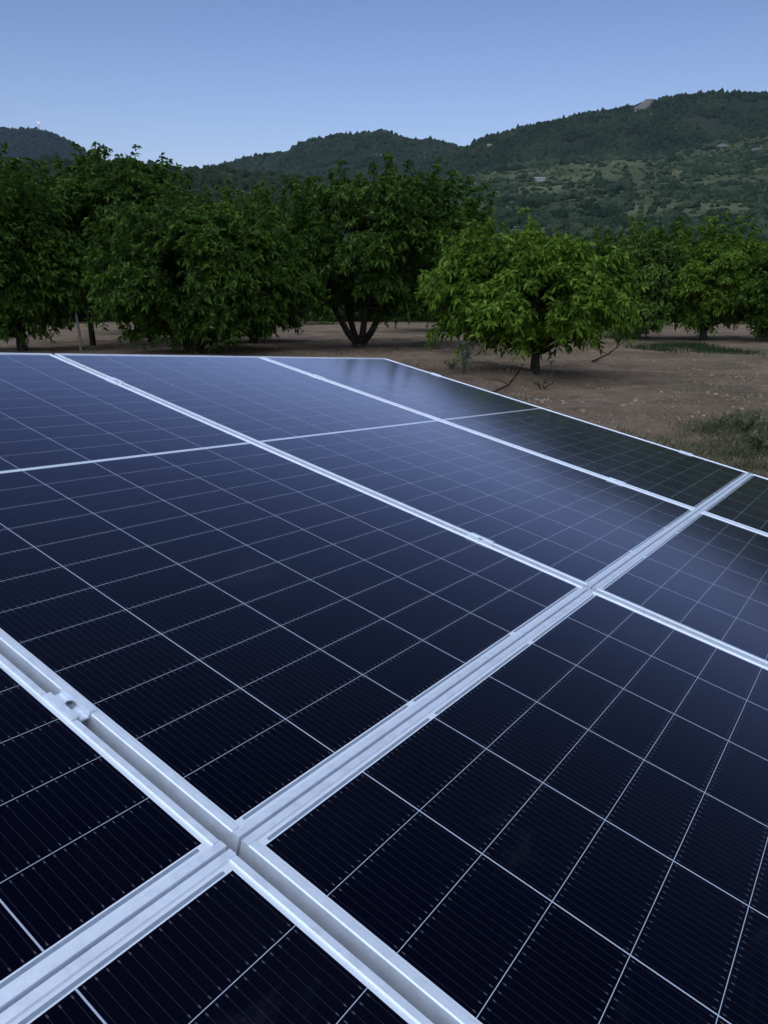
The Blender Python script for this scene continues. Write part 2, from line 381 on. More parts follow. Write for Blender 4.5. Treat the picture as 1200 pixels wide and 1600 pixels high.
P, r = scatter('far_hill', 9000, 1500, 2640, (-150, 330), 61)
merge_lumps('hillside_wood', P, r.uniform(3.5, 6, len(P)), 62, Mw_far, SMALL, label='distant bluish wood covering the hill at the far left behind the mast', cat='wood', kind='stuff')
P, r = scatter('middle_hill', 15000, 1000, 1730, (240, 900), 63, lambda x, y, z, k, r: k > -.42)
merge_lumps('hillside_wood', P, r.uniform(2.2, 4.6, len(P)), 64, Mw_mid, SMALL, label='dark wood covering the rounded hill in the middle of the skyline', cat='wood', kind='stuff')
P, r = scatter('right_hill', 24000, 800, 1325, (600, 1500), 65, lambda x, y, z, k, r: k > -.40)
merge_lumps('hillside_wood', P, r.uniform(1.9, 3.7, len(P)), 66, Mw_mid, SMALL, label='dark wood covering the high hill on the right of the skyline', cat='wood', kind='stuff')
P, r = scatter('low_ridge', 5200, 260, 640, (-350, 800), 67, lambda x, y, z, k, r: k > -.30)
merge_lumps('hillside_wood', P, r.uniform(1.5, 3.6, len(P)), 68, Mw_mid, LUMPS, label='dark woodland on the low ridge just behind the left orchard trees', cat='wood', kind='stuff')

def meadow(x, y, z):
    a, b = px_of(x, y, z)
    top = np.interp(a, [700, 800, 860, 950, 1060], [275, 254, 243, 240, 236]); bot = np.interp(a, [700, 780, 860, 1000, 1060], [282, 284, 279, 268, 244])
    return (b > top - 12) & (b < bot) & (a > 700) & (a < 1055)
def dens(x, y, z, k, r):
    m = meadow(x, y, z)
    return np.where(m & (y < 770), r.uniform(size=len(x)) < .10, r.uniform(size=len(x)) < np.clip(.46 + k * 1.3, .10, .9))
P, r = scatter('foothill', 26000, 140, 830, (380, 1500), 69, dens)
S = np.clip(r.lognormal(.22, .48, len(P)), .5, 3.6)
order = np.argsort(-(S / P[:, 1]) * (px_of(*P.T)[0] > 620) * (px_of(*P.T)[0] < 1230) * (px_of(*P.T)[1] < 385))
big = order[:150]; rest = order[150:]
ax_, ay_ = px_of(*P.T); seen = (ax_ > 560) & (ax_ < 1260) & (ay_ < 400) & (P[:, 1] < 520); rest_n = rest[seen[rest]]; rest_f = rest[~seen[rest]]
merge_lumps('hillside_scrub', P[rest_n], S[rest_n], 70, Mw_scrub, RAG, label='thick green scrub spread over the lower slope of the right hill', cat='scrub', kind='stuff')
merge_lumps('hillside_scrub', P[rest_f], S[rest_f], 71, Mw_scrub, LUMPS, label='smaller looking scrub on the upper part of the right slope and beyond the photo edge', cat='scrub', kind='stuff')
bush_me = []
for k, L in enumerate(RAG):
    me = mesh_np('bush', L, BIG_F); me.materials.append(Mw_scrub); bush_me.append(me)
for n, k in enumerate(big):
    o = bpy.data.objects.new('bush', bush_me[n % 8]); col.objects.link(o); o.location = P[k]; o.scale = (S[k] * 1.15, S[k] * 1.1, S[k] * r.uniform(.85, 1.15)); o.rotation_euler = (0, 0, r.uniform(0, 6.28))
    tag(o, 'rounded dark green bush dotted on the scrubby lower slope behind the right orchard trees', 'bush', 'round bushes dotted over the scrubby slope')

# small things on the hills -------------------------------------------------------
def on_hill(hname, px, py0, py1=None, Dr=(150, 1300)):
    """first place where the view ray through the point meets the named hill"""
    zf = HILLS[hname]; d = ray(px, py0); ys = np.linspace(*Dr, 4000); P = np.array([d[0] / d[1] * ys, ys, H + d[2] / d[1] * ys])
    z = zf(P[0], P[1]); m = np.where(z >= P[2])[0]
    k = m[0] if len(m) else len(ys) - 1
    return np.array([P[0][k], ys[k], z[k]])
def house(p, w, d, h, rot, label, roof=True, name='farmhouse', cat='farmhouse'):
    t = empty(name, p, label=label, cat=cat); t.rotation_euler = (0, 0, rot)
    b = MB(); b.box((-w/2, -d/2, -1.5), (w/2, d/2, h)); b.build('wall', M_wall, t)
    b = MB()
    b.extrude([(-d/2 - .4, h + .02), (d/2 + .4, h + .02), (0, h + d * .28)], (-w/2 - .4, 0, 0), (w/2 + .4, 0, 0), (0, 1, 0), (0, 0, 1)); b.build('roof', M_roof if roof else M_wall, t)
    for k in ((-.3, .05, .33) if cat == 'farmhouse' else ()):
        b = MB(); b.box((w*k - .5, -d/2 - .06, 1.0), (w*k + .5, -d/2 - .01, 2.2)); b.build('window', M_dark, t)
house(on_hill('foothill', 843, 283), 8, 4, 1.8, .15, 'long low pale farm shed among bushes midway up the right slope', False, 'farm_shed', 'shed')
house(on_hill('foothill', 963, 246), 6, 5, 3.2, -.2, 'small white hut on the pale meadow high on the right slope', False, 'hut', 'hut')
house(on_hill('middle_hill', 591, 247, Dr=(900, 1700)), 12, 8, 4.5, .1, 'pale farmhouse with tiled roof at the foot of the middle hill')
house(on_hill('right_hill', 766, 231, Dr=(650, 1300)), 10, 7, 3.5, .3, 'pale farmhouse in the saddle between the middle hill and the right hill')
def rock(p, sx, sy, sz, seed, label, tilt=0.):
    V = lump_template(seed) * np.random.default_rng(seed).uniform(.8, 1.2, (42 if len(ICO_V) == 42 else len(ICO_V), 1))
    o = link('rock_outcrop', mesh_np('rock_outcrop', V, ICO_F), M_rock); o.location = p; o.scale = (sx, sy, sz); o.rotation_euler = (0, tilt, 0)
    tag(o, label, 'rock')
p = on_hill('right_hill', 1001, 174, Dr=(650, 1300)); rock(p + (0, 4, 0), 17, 9, 8, 71, 'large pale rock face breaking through the wood near the right hill top', -.5)
p = on_hill('right_hill', 1017, 184, Dr=(650, 1300)); rock(p + (0, 2, 0), 5, 4, 4, 72, 'smaller reddish rock just right of and below the large pale rock face', -.3)
p = on_hill('foothill', 1186, 235); rock(p + (0, 1, -.5), 6, 4, 2, 73, 'broad pale rock ledge at the right end of the slope', 0)
p = on_hill('foothill', 1128, 230); rock(p + (0, 1, -.5), 5, 4, 2.6, 74, 'reddish earthy rock bank on the slope left of the pale ledge', 0)
# aerial mast with its warning lamp, on the far left hill
p = on_hill('far_hill', 61, 202, Dr=(1100, 2600)); p = at(61, 200, 2590)
t = empty('radio_mast', p + (0, 0, -8), label='slender aerial mast with a lit red lamp on the crest of the far left hill', cat='mast')
b = MB()
for sx, sy in ((-1, -1), (1, -1), (1, 1), (-1, 1)): b.tube([(sx * 1.6, sy * 1.6, 0), (sx * .5, sy * .5, 22)], [.25, .2], 5)
for k in range(8):
    z = 1 + k * 2.6; w = 1.6 - 1.1 * z / 22; w2 = 1.6 - 1.1 * (z + 2.6) / 22
    b.tube([(-w, -w, z), (w2, -w2, z + 2.4)], [.12, .12], 4); b.tube([(w, -w, z), (-w2, -w2, z + 2.4)], [.12, .12], 4)
b.build('lattice', M_steel, t)
ql = NT('warning_lamp'); ql.base((.5, .1, .08), .4); ql.b.inputs['Emission Color'].default_value = (1, .22, .2, 1); ql.b.inputs['Emission Strength'].default_value = 1.2
b = MB(); b.tube([(0, 0, 21.5), (0, 0, 22.2), (0, 0, 24.6), (0, 0, 25.2)], [.9, 1.6, 1.6, .8], 8); b.build('lamp', ql.m, t)
b = MB(); b.tube([(-5, 0, 0), (-5, 0, 5)], [2.5, 2.5], 8); b.build('equipment_hut', M_wall, t)

# ------------------------------------------------------------------ orchard trees
def leaf_cloud(P, Dirs, L, Wd, r):
    """folded, slightly curled leaves hanging from points P along Dirs"""
    n = len(P); D = Dirs / (np.linalg.norm(Dirs, axis=1, keepdims=True) + 1e-9)
    up = r.normal(size=(n, 3)); side = np.cross(D, up); side /= np.linalg.norm(side, axis=1, keepdims=True) + 1e-9
    nor = np.cross(side, D); nor *= np.where(nor[:, 2:3] < 0, -1, 1)
    L = L[:, None]; Wd = Wd[:, None]
    base = P; tip = P + D * L - np.array([0, 0, .18]) * L; mid = P + D * L * .48 - nor * L * .05
    lf = P + D * L * .42 + side * Wd * .5 + nor * L * .06; rt = P + D * L * .42 - side * Wd * .5 + nor * L * .06
    V = np.stack([base, lf, mid, rt, tip], 1).reshape(-1, 3)
    f = np.array([[0, 1, 2], [0, 2, 3], [1, 4, 2], [2, 4, 3]])
    return V, (f[None] + (np.arange(n) * 5)[:, None, None]).reshape(-1, 3)
def young(me, a):
    me.attributes.new('young', 'FLOAT', 'POINT').data.foreach_set('value', np.asarray(a, np.float32)); return me
def tree(base, height, crown, label, mat, seed, shoots=1500, leaf=.17, lobes=16, stems=1, spikes=0, bottom=.25, trunk_r=.13, group='fruit trees of the orchard', name='orchard_tree', lean=0., per=12, dens_in=.2, lobe_r=.24, cat='tree', sub=None):
    """crown = (cx, cy, rx, ry) offsets; from bottom*height up to height"""
    r = np.random.default_rng(seed); cx, cy, rx, ry = crown
    z0 = height * bottom; cz = (height + z0) / 2; rz = (height - z0) / 2
    t = empty(name, tuple(base), label=label, cat=cat, group=group)
    C = []
    g = (1 + 5 ** .5) / 2
    for k in range(lobes):                                   # lobes spread over the crown ellipsoid
        a = 2 * math.pi * k / g + r.uniform(-.4, .4); zz = 1 - 2 * (k + .5) / lobes; q = math.sqrt(1 - zz * zz); s = r.uniform(.58, .86)
        C.append((cx + rx * q * math.cos(a) * s, cy + ry * q * math.sin(a) * s, cz + rz * zz * s * .9, r.uniform(.62, 1.38) * lobe_r))
    C = np.array(C); m = np.mean([rx, ry, rz])
    for ax, (c0, rad_) in enumerate(((cx, rx), (cy, ry), (cz, rz))):       # fit the lobes inside the crown's real extent
        lo = (c0 - C[:, ax] + C[:, 3] * m * .95).max(); hi = (C[:, ax] - c0 + C[:, 3] * m * .95).max(); k = rad_ / max(lo, hi)
        C[:, ax] = c0 + (C[:, ax] - c0) * (1 - (1 - k) * (max(lo, hi) / max(1e-3, np.abs(C[:, ax] - c0).max())) if k < 1 else k)
    # limbs
    b = MB(); fork = max(.45, height * bottom * 1.05) if stems == 1 else .12
    if stems == 1:
        b.tube([(0, 0, -.25), (.01, 0, .08), (lean * .5, 0, fork * .6), (lean, 0, fork)], [trunk_r * 1.35, trunk_r * 1.08, trunk_r * .95, trunk_r * .9], 10); tops = [np.array([lean, 0, fork])]
    else:
        tops = []
        b.tube([(0, 0, -.25), (0, 0, .15)], [trunk_r * 1.7, trunk_r * 1.5], 10)
        for k in range(stems):
            a = 2 * math.pi * (k + .3) / stems + r.uniform(-.3, .3); e = np.array([math.cos(a) * 1.05, math.sin(a) * .6, height * .26])
            b.tube([(0, 0, .02), e * (.45, .45, .35), e], [trunk_r * .85, trunk_r * .75, trunk_r * .62], 8); tops.append(e)
    for k, c in enumerate(C):
        s = tops[int(np.argmin([np.hypot(*(c[:2] - q[:2])) for q in tops]))]
        e = c[:3]; mid = s * .5 + e * .5 + np.array([0, 0, r.uniform(-.12, .1) * height * .5]); q2 = s * .2 + e * .8 + r.normal(size=3) * .08
        b.tube([s, s * .75 + mid * .25 + r.normal(size=3) * .03, mid, q2, e], [trunk_r * .55, trunk_r * .48, trunk_r * .33, trunk_r * .2, trunk_r * .1], 6)
        for _ in range(4):
            d = r.normal(size=3); d[2] = abs(d[2]) * .6; d /= np.linalg.norm(d)
            st = mid * r.uniform(.2, .5) + e * .5; st = st / 1; st = mid + (e - mid) * r.uniform(.2, 1)
            b.tube([st, st + d * c[3] * m * .5, st + d * c[3] * m * .95 + (0, 0, -.03)], [trunk_r * .16, trunk_r * .1, trunk_r * .04], 4)
    b.build('trunk', M_bark, t, True)
    # shoots
    k = r.integers(0, len(C), shoots); d = r.normal(size=(shoots, 3)); d /= np.linalg.norm(d, axis=1, keepdims=True)
    d[:, 2] = np.where(d[:, 2] < -.45, -d[:, 2], d[:, 2])
    rad = C[k, 3] * m * np.where(r.uniform(size=shoots) < dens_in, r.uniform(.2, .8, shoots), r.uniform(.82, 1.12, shoots))
    P = C[k, :3] + d * rad[:, None] * np.array([1.05, 1.05, .9])
    P = P[P[:, 2] > max(.25, z0 * .6)]; k = None; ns = len(P)
    out = P - np.array([cx, cy, cz]); out /= np.linalg.norm(out, axis=1, keepdims=True)
    sd = out * .8 + r.normal(size=(ns, 3)) * .35 + np.array([0, 0, .42]); sd /= np.linalg.norm(sd, axis=1, keepdims=True)
    sl_ = r.uniform(.18, .46, ns) * (leaf / .17)
    if spikes:
        a = r.uniform(0, 6.28, spikes); q = np.sqrt(r.uniform(0, .90, spikes)); sp = np.stack([cx + rx * .92 * q * np.cos(a), cy + ry * .92 * q * np.sin(a), cz + rz * .90 * np.sqrt(1 - q * q) - .40], -1)
        ln = r.uniform(.45, 1.0, spikes)[:, None]; lnv = np.stack([np.cos(a) * q * .35, np.sin(a) * q * .35, np.ones(spikes)], -1)
        for u in range(8):                                   # upright sprays reaching out of the crown
            P = np.concatenate([P, sp + lnv * ln * u * .19 * (leaf / .22) + r.normal(size=(spikes, 3)) * .05]); sd = np.concatenate([sd, lnv + r.normal(size=(spikes, 3)) * .15]); sl_ = np.concatenate([sl_, np.full(spikes, .20)])
        ns = len(P)
    tt = np.tile(np.linspace(.0, 1, per) ** .55, ns); idx = np.repeat(np.arange(ns), per)
    LP = P[idx] + sd[idx] * (sl_[idx] * tt)[:, None] - np.array([0, 0, 1]) * (tt ** 2 * sl_[idx] * .35)[:, None]
    rd = r.normal(size=(len(LP), 3)); rd -= sd[idx] * (rd * sd[idx]).sum(1, keepdims=True); rd /= np.linalg.norm(rd, axis=1, keepdims=True) + 1e-9
    ld = rd * .85 + r.normal(size=(len(LP), 3)) * .22 + sd[idx] * .38 + np.array([0, 0, -.42])      # leaves whorl out of the shoot tip and hang
    Ls = leaf * 1.05 * r.uniform(.65, 1.15, len(LP)) * (1 - .22 * tt)
    V, Fc = leaf_cloud(LP, ld, Ls, Ls * r.uniform(.34, .48, len(LP)), r)
    link('crown', young(mesh_np('crown', V, Fc), np.repeat(np.clip((tt - .45) * 1.9, 0, 1) * r.uniform(.3, 1, len(tt)), 5)), mat, t)
    return t
def spot(px, py):
    p = ground_pt(px, py); p[2] = float(ground_z(np.array([p[0]]), np.array([p[1]]))[0]); return p
def w_at(pxw, D): return pxw / F * D
def place(px, py, x0, x1, ytop, label, mat, seed, D=None, **kw):
    """base pixel, crown extents (for size only) and the depth they imply"""
    b = spot(px, py) if D is None else np.array([(px - 600) / F * D * .965, D, float(ground_z(np.array([(px - 600) / F * D * .965]), np.array([D]))[0])])
    Dp = b[1]; xa, xb = at(x0, 430, Dp)[0], at(x1, 430, Dp)[0]; ht = at(600, ytop, Dp)[2] - b[2]
    rx = (xb - xa) / 2 ; cx = (xa + xb) / 2 - b[0]
    return tree(b, ht, (cx, 0, rx, rx * .9), label, mat, seed, **kw)
place(835, 585, 680, 975, 384, 'wide low fresh green fruit tree with short trunk, nearest the right edge of the panels', M_leaf_a, 101, shoots=3000, lobes=30, leaf=.20, bottom=.17, trunk_r=.11, spikes=42, lobe_r=.25)
place(562, 541, 430, 778, 284, 'tall dense dark fruit tree on several spreading stems behind the far panel corner', M_leaf_b, 102, shoots=5200, lobes=34, leaf=.25, stems=4, bottom=.13, trunk_r=.17, spikes=70, lobe_r=.24)
place(305, 551, 150, 488, 326, 'broad dark fruit tree just behind the far edge of the left panels', M_leaf_b, 103, shoots=5200, lobes=42, leaf=.24, stems=3, bottom=.03, trunk_r=.15, spikes=60, lobe_r=.24)
place(395, 532, 290, 492, 312, 'lighter green fruit tree between the broad dark tree and the tall central one', M_leaf_c, 104, D=33, shoots=3600, lobes=20, leaf=.26, stems=2, bottom=.03, trunk_r=.13, spikes=46, lobe_r=.24)
place(140, 545, 60, 330, 268, 'tallest fruit tree, its upright shoots breaking the skyline, thin trunk beside a pale stake', M_leaf_b, 105, D=31, shoots=5600, lobes=26, leaf=.26, bottom=.20, trunk_r=.12, spikes=80, lobe_r=.24)
place(35, 548, -130, 112, 262, 'very dark dense fruit tree cut by the left edge of the photo', M_leaf_b, 106, shoots=5200, lobes=28, leaf=.25, bottom=.04, trunk_r=.17, spikes=60, lobe_r=.25)
place(990, 522, 910, 1085, 366, 'soft mid green fruit tree behind the right side of the low tree', M_leaf_c, 107, D=36, shoots=3000, lobes=24, leaf=.27, bottom=.02, trunk_r=.12, spikes=40, lobe_r=.24)
place(1098, 529, 1035, 1200, 370, 'rounded bright fruit tree with a short dark trunk near the right edge of the photo', M_leaf_a, 108, shoots=3000, lobes=24, leaf=.24, bottom=.10, trunk_r=.18, spikes=34, lobe_r=.25)
place(1240, 532, 1150, 1330, 385, 'dark fruit tree half cut off by the right edge of the photo', M_leaf_b, 109, shoots=2600, lobes=16, leaf=.27, bottom=.08, trunk_r=.15)
place(790, 500, 758, 822, 362, 'small silvery grey leaved tree showing between the tall central tree and the low tree', M_grey, 110, D=40, shoots=900, lobes=9, leaf=.22, bottom=.15, trunk_r=.08, name='olive_tree', group='')
place(880, 500, 800, 960, 395, 'dull green tree mostly hidden behind the low tree by the panels', M_leaf_b, 111, D=46, shoots=1800, lobes=12, leaf=.32, bottom=.05, trunk_r=.14, spikes=8)
place(230, 515, 120, 310, 285, 'deep green fruit tree behind the thin trunk and the broad dark tree', M_leaf_b, 112, D=42, shoots=2600, lobes=18, leaf=.34, bottom=.08, trunk_r=.16, spikes=12)
place(690, 512, 610, 790, 318, 'deep green fruit tree behind the right half of the tall central tree', M_leaf_b, 113, D=44, shoots=2600, lobes=18, leaf=.34, bottom=.08, trunk_r=.16, spikes=8)
ORD = ['first', 'second', 'third', 'fourth', 'fifth', 'sixth', 'seventh', 'eighth', 'last']
for n, (px_, x0_, x1_, yt_, D_) in enumerate([(60, -20, 150, 380, 62), (170, 90, 260, 400, 66), (280, 210, 360, 390, 60), (380, 320, 450, 405, 64), (455, 400, 520, 395, 58), (620, 540, 700, 400, 66), (735, 680, 800, 405, 60), (1020, 960, 1100, 400, 64), (1150, 1090, 1230, 410, 60)]):
    place(px_, 500, x0_, x1_, yt_, 'dark fruit tree of the farthest orchard row, ' + ORD[n] + ' from the left', M_leaf_b, 300 + n, D=D_, shoots=1100, lobes=10, leaf=.5, bottom=.02, trunk_r=.15, per=8, group='fruit trees of the farthest row')
place(10, 500, -120, 75, 245, 'dark rounded tree rising highest behind the left edge of the orchard', M_leaf_b, 114, D=58, shoots=2600, lobes=18, leaf=.42, bottom=.06, trunk_r=.2)

r = np.random.default_rng(77); n_ = 900; y_ = r.uniform(66, 84, n_); x_ = r.uniform(-75, 75, n_)
merge_lumps('undergrowth', np.stack([x_, y_, np.zeros(n_)], -1), r.uniform(.8, 2.3, n_), 78, Mw_mid, RAG, label='dark undergrowth and hedge closing off the back of the orchard', cat='undergrowth', kind='stuff')
# pale stake beside the thin trunk
p = spot(126, 545); b = MB(); b.tube([(0, 0, -.2), (.02, 0, .7), (-.05, 0, 1.45)], [.05, .045, .04], 7)
o = b.build('stake', mat_plain('weathered_pale_wood', (.42, .44, .42), .8, .2, 8), None, True); o.location = p
tag(o, 'pale weathered stake leaning beside the thin trunk at the left', 'stake')

# ------------------------------------------------------------------ orchard floor: stones, weeds, grass, branches
r = np.random.default_rng(5)
def ground_scatter(n, box, seed, keep=None):
    r = np.random.default_rng(seed); x = r.uniform(box[0], box[1], n); y = r.uniform(box[2], box[3], n)
    if keep is not None:
        m = keep(x, y, r); x, y = x[m], y[m]
    return np.stack([x, y, ground_z(x, y)], -1), r
P, r = ground_scatter(1800, (-3, 16, 4, 24), 81, lambda x, y, r: vnoise(x * .5, y * .5, 82, 3) + r.uniform(-.5, .5, len(x)) > .1)
merge_lumps('pebbles', P, np.clip(r.lognormal(-4.95, .45, len(P)), .005, .022), 83, M_stone, LUMPS, label='small pale pebbles strewn over the bare soil beside the panels', cat='pebbles', kind='stuff')
M_clod = mat_plain('soil_clod', (.26, .175, .12), .95, .35, 8)
P, r = ground_scatter(30000, (-6, 20, 4, 30), 181, lambda x, y, r: vnoise(x * .35, y * .35, 182, 3) + r.uniform(-.4, .4, len(x)) > .05)
merge_lumps('clods', P, np.clip(r.lognormal(-4.7, .5, len(P)), .006, .036), 183, M_clod, LUMPS, label='brown clods of dry earth lying all over the orchard soil', cat='soil clods', kind='stuff')
def grass(name, P, r, h, mat, label):
    n = len(P); d = r.normal(size=(n, 3)) * .42; d[:, 2] = 1; L = h * r.uniform(.4, 1.2, n)
    side = np.cross(d, r.normal(size=(n, 3))); side /= np.linalg.norm(side, axis=1, keepdims=True); w = .004 + L[:, None] * .018
    tip = P + d * L[:, None] + np.stack([r.normal(size=n), r.normal(size=n), -np.abs(r.normal(size=n))], -1) * L[:, None] * .25
    mid = P + d * L[:, None] * .5
    V = np.stack([P - side * w, P + side * w, mid + side * w * .8, mid - side * w * .8, tip], 1).reshape(-1, 3)
    f = np.array([[0, 1, 2], [0, 2, 3], [3, 2, 4]]); Fc = (f[None] + (np.arange(n) * 5)[:, None, None]).reshape(-1, 3)
    return tag(link(name, mesh_np(name, V, Fc), mat), label, 'grass', kind='stuff')
M_gr = mat_leaf('grass_blade', (.050, .062, .030), (.090, .098, .052), (.18, .16, .10), 2.)
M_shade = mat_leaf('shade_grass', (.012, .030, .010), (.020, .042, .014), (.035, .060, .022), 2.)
M_dry = mat_leaf('dry_grass', (.10, .085, .055), (.15, .125, .08), (.21, .18, .12), 2.)
P, r = ground_scatter(60000, (2.9, 10, 4.0, 13), 84, lambda x, y, r: vnoise(x * 1.3, y * 1.3, 85, 4) * .8 + r.uniform(-.3, .3, len(x)) + np.clip((x * 8.96 / y - 3.6) * .30, -1, .30) - np.clip((y - 9.6) * .22, 0, 2) > .05)
grass('grass', P, r, .10, M_gr, 'green grass and low weeds growing on the soil beyond the right edge of the panels')
P, r = ground_scatter(60000, (-14, 18, 9, 34), 86, lambda x, y, r: vnoise(x * .45, y * .45, 87, 4) + r.uniform(-.15, .15, len(x)) > .28)
grass('dry_grass', P, r, .12, M_dry, 'dry straw coloured grass tufts scattered over the soil under the trees')
p = spot(1098, 545)
P, r = ground_scatter(5000, (p[0] - 2.4, p[0] + 1.0, p[1] - 2.6, p[1] + 3.5), 88, lambda x, y, r: vnoise(x * .4, y * .4, 89, 3) + r.uniform(-.2, .2, len(x)) > -.1)
grass('tall_grass', P, r, .26, M_shade, 'dark green tall grass around the foot of the rounded tree near the right edge')
def weed(px, py, h, mat, label, seed, n=60, leaf=.08, spread=.35):
    r = np.random.default_rng(seed); p = spot(px, py); t = empty('weed', tuple(p), label=label, cat='weed', group='leafy weeds growing on the soil')
    b = MB(); LP = []
    for k in range(7):
        a = r.uniform(0, 6.28); e = np.array([math.cos(a) * spread * r.uniform(.3, 1), math.sin(a) * spread * r.uniform(.3, 1), h * r.uniform(.6, 1)])
        b.tube([(0, 0, -.03), e * (.4, .4, .6), e], [.008, .006, .003], 5)
        for q in np.linspace(.25, 1, n // 7): LP.append(e * np.array([q ** 1.4, q ** 1.4, q ** .85]))
    b.build('stem', M_gr, t)
    LP = np.array(LP); ld = r.normal(size=LP.shape) + (0, 0, .1); Ls = leaf * r.uniform(.6, 1.2, len(LP))
    V, Fc = leaf_cloud(LP, ld, Ls, Ls * .5, r); link('leaves', mesh_np('leaves', V, Fc), mat, t)
weed(724, 590, .85, M_grey, 'tall pale leaved weed standing alone just past the far right edge of the panels', 201, n=110, leaf=.12)
weed(705, 578, .30, M_gr, 'small green weed left of the tall pale one', 202)
weed(965, 545, .9, M_leaf_c, 'bushy weed with thin stems to the right of the low tree', 203, n=150, leaf=.14, spread=.7)
weed(925, 545, .7, M_grey, 'pale twiggy weed under the right side of the low tree', 204, n=50, leaf=.10, spread=.6)
weed(848, 600, .25, M_gr, 'low green weed at the foot of the low tree', 205, n=80, leaf=.08, spread=.45)
weed(1165, 672, .30, M_gr, 'green weed in the grass at the right edge beyond the panels', 206, n=140, leaf=.09, spread=.3)
weed(1190, 700, .30, M_gr, 'low olive green weed closest to the right end of the panel edge', 207, n=140, leaf=.09, spread=.3)
weed(1120, 668, .2, M_gr, 'very small green weed in the grass beyond the panel edge', 208, n=60, leaf=.06, spread=.25)
def branch(pts, label, seed):
    r = np.random.default_rng(seed); q = [spot(*a) + (0, 0, z) for a, z in pts]; o0 = q[0].copy(); b = MB(); n = len(q)
    b.tube([k - o0 for k in q], list(np.linspace(.028, .010, n)), 6)
    for k in range(1, n):
        for _ in range(2):
            e = q[k] - o0 + np.array([r.normal() * .35, r.normal() * .3, abs(r.normal()) * .22]); b.tube([q[k] - o0, (q[k] - o0 + e) / 2 + (0, 0, .05), e], [.012, .008, .003], 5)
    o = b.build('fallen_branch', M_bark, None, True); o.location = o0; tag(o, label, 'branch', 'dry branches lying on the soil')
branch([((770, 608), .02), ((795, 600), .10), ((812, 592), .16)], 'short dry branch lying between the panel edge and the low tree', 1)
branch([((925, 566), .02), ((950, 560), .15), ((975, 548), .35), ((992, 540), .55)], 'long crooked dry branch lying to the right of the low tree', 2)
for k, (a, c, s, lb) in enumerate([(838, 620, .05, 'white pebble pair, left stone, lying on the soil by the panel edge'), (848, 621, .05, 'white pebble pair, right stone, lying on the soil by the panel edge')]):
    V = lump_template(90 + k); o = link('stone', mesh_np('stone', V, ICO_F), M_wall); o.location = spot(a, c); o.scale = (s, s * .8, s * .7); tag(o, lb, 'stone', 'white stones by the panel edge')

# ------------------------------------------------------------------ the solar array
RF = np.array([[0.5741419182155312, -0.7929196185223149, 0.20405767888079346], [-0.16274782239350466, -0.3547792339411191, -0.9206762957035034], [0.8024177241648907, 0.49538891159025683, -0.33273957116558606]])
CF = np.array([-0.49783780922219356, -0.4017658934678443, 0.6399032130778732])
RC = np.array([[1, 0, 0], [0, -math.sin(TH), math.cos(TH)], [0, -math.cos(TH), -math.sin(TH)]])
RW = RC @ RF
def arr(u, v, w=0.): return RW @ (np.array([u, v, w]) - CF) + np.array([0, 0, H])
def frame_at(o, u, v, w=0.):
    m = Matrix([list(RW[k]) for k in range(3)]).to_4x4(); m.translation = Vector(arr(u, v, w)); o.matrix_world = m
    return o
W_, L_, GU = 1.134, 2.278, .018
LIP, DEP = .011, .030
def lip_profile(bev=.0014):
    return [(0, -DEP), (0, -bev), (bev, 0), (LIP - bev, 0), (LIP, -.0016), (LIP, -.0050), (.0020, -.0052), (.0020, -DEP + .002), (.024, -DEP + .002), (.024, -DEP)]
def make_panel():
    t = empty('solar_panel')
    e = LIP
    b = MB(); b.extrude(lip_profile(), (0, e + .0002, 0), (0, L_ - e - .0002, 0), (1, 0, 0), (0, 0, 1))
    b.box((0, .0021, -DEP), (.002, e, -.0055)); b.box((0, L_ - e, -DEP), (.002, L_ - .0021, -.0055)); b.build('frame_side', M_alu, t)
    b = MB(); b.extrude(lip_profile(), (W_, e + .0002, 0), (W_, L_ - e - .0002, 0), (-1, 0, 0), (0, 0, 1))
    b.box((W_ - .002, .0021, -DEP), (W_, e, -.0055)); b.box((W_ - .002, L_ - e, -DEP), (W_, L_ - .0021, -.0055)); b.build('frame_side', M_alu, t)
    b = MB(); b.extrude(lip_profile(.0006), (0, 0, -.0001), (W_, 0, -.0001), (0, 1, 0), (0, 0, 1)); b.build('frame_end', M_alu, t)
    b = MB(); b.extrude(lip_profile(.0006), (0, L_, -.0001), (W_, L_, -.0001), (0, -1, 0), (0, 0, 1)); b.build('frame_end', M_alu, t)
    b = MB(); b.box((.0045, .0045, -.0049), (W_ - .0045, L_ - .0045, -.0027)); b.build('glass', M_cells, t)
    b = MB(); b.box((.50, 1.10, -.022), (.63, 1.18, -.0052)); b.build('junction_box', M_dark, t)
    return t
def copy_tree(o, parent=None):
    c = o.copy(); col.objects.link(c); c.parent = parent
    for ch in list(o.children): copy_tree(ch, c)
    return c
first = make_panel()
PL = {(0, 1): 'large central solar panel behind the near frame crossing and left of the second long seam',
      (-1, 1): 'solar panel at lower left, between the nearest clamp channel and the near cross seam',
      (1, 1): 'solar panel of the far row between the two long seams that reach the far edge',
      (2, 1): 'solar panel of the far row along the right outer edge, against the soil',
      (-1, 0): 'solar panel at the very bottom left, below the near cross seam and the channel',
      (0, 0): 'large dark solar panel filling the lower right of the photo, right of the open channel',
      (1, 0): 'solar panel at the right edge, just past the second frame crossing',
      (2, 0): 'small visible corner of a solar panel at the right edge next to the outer frame'}
k = 0
rj = random.Random(4)
for (c, rw), lb in PL.items():
    o = first if k == 0 else copy_tree(first); k += 1
    frame_at(o, c * (W_ + GU), 0 if rw else -L_ - .0045, rj.uniform(-.0004, .0004))
    o.location = Vector(arr(c * (W_ + GU), 0 if rw else -L_ - .0045, rj.uniform(-.0003, .0003)))
    tag(o, lb, 'solar panel', 'solar panels of the array')

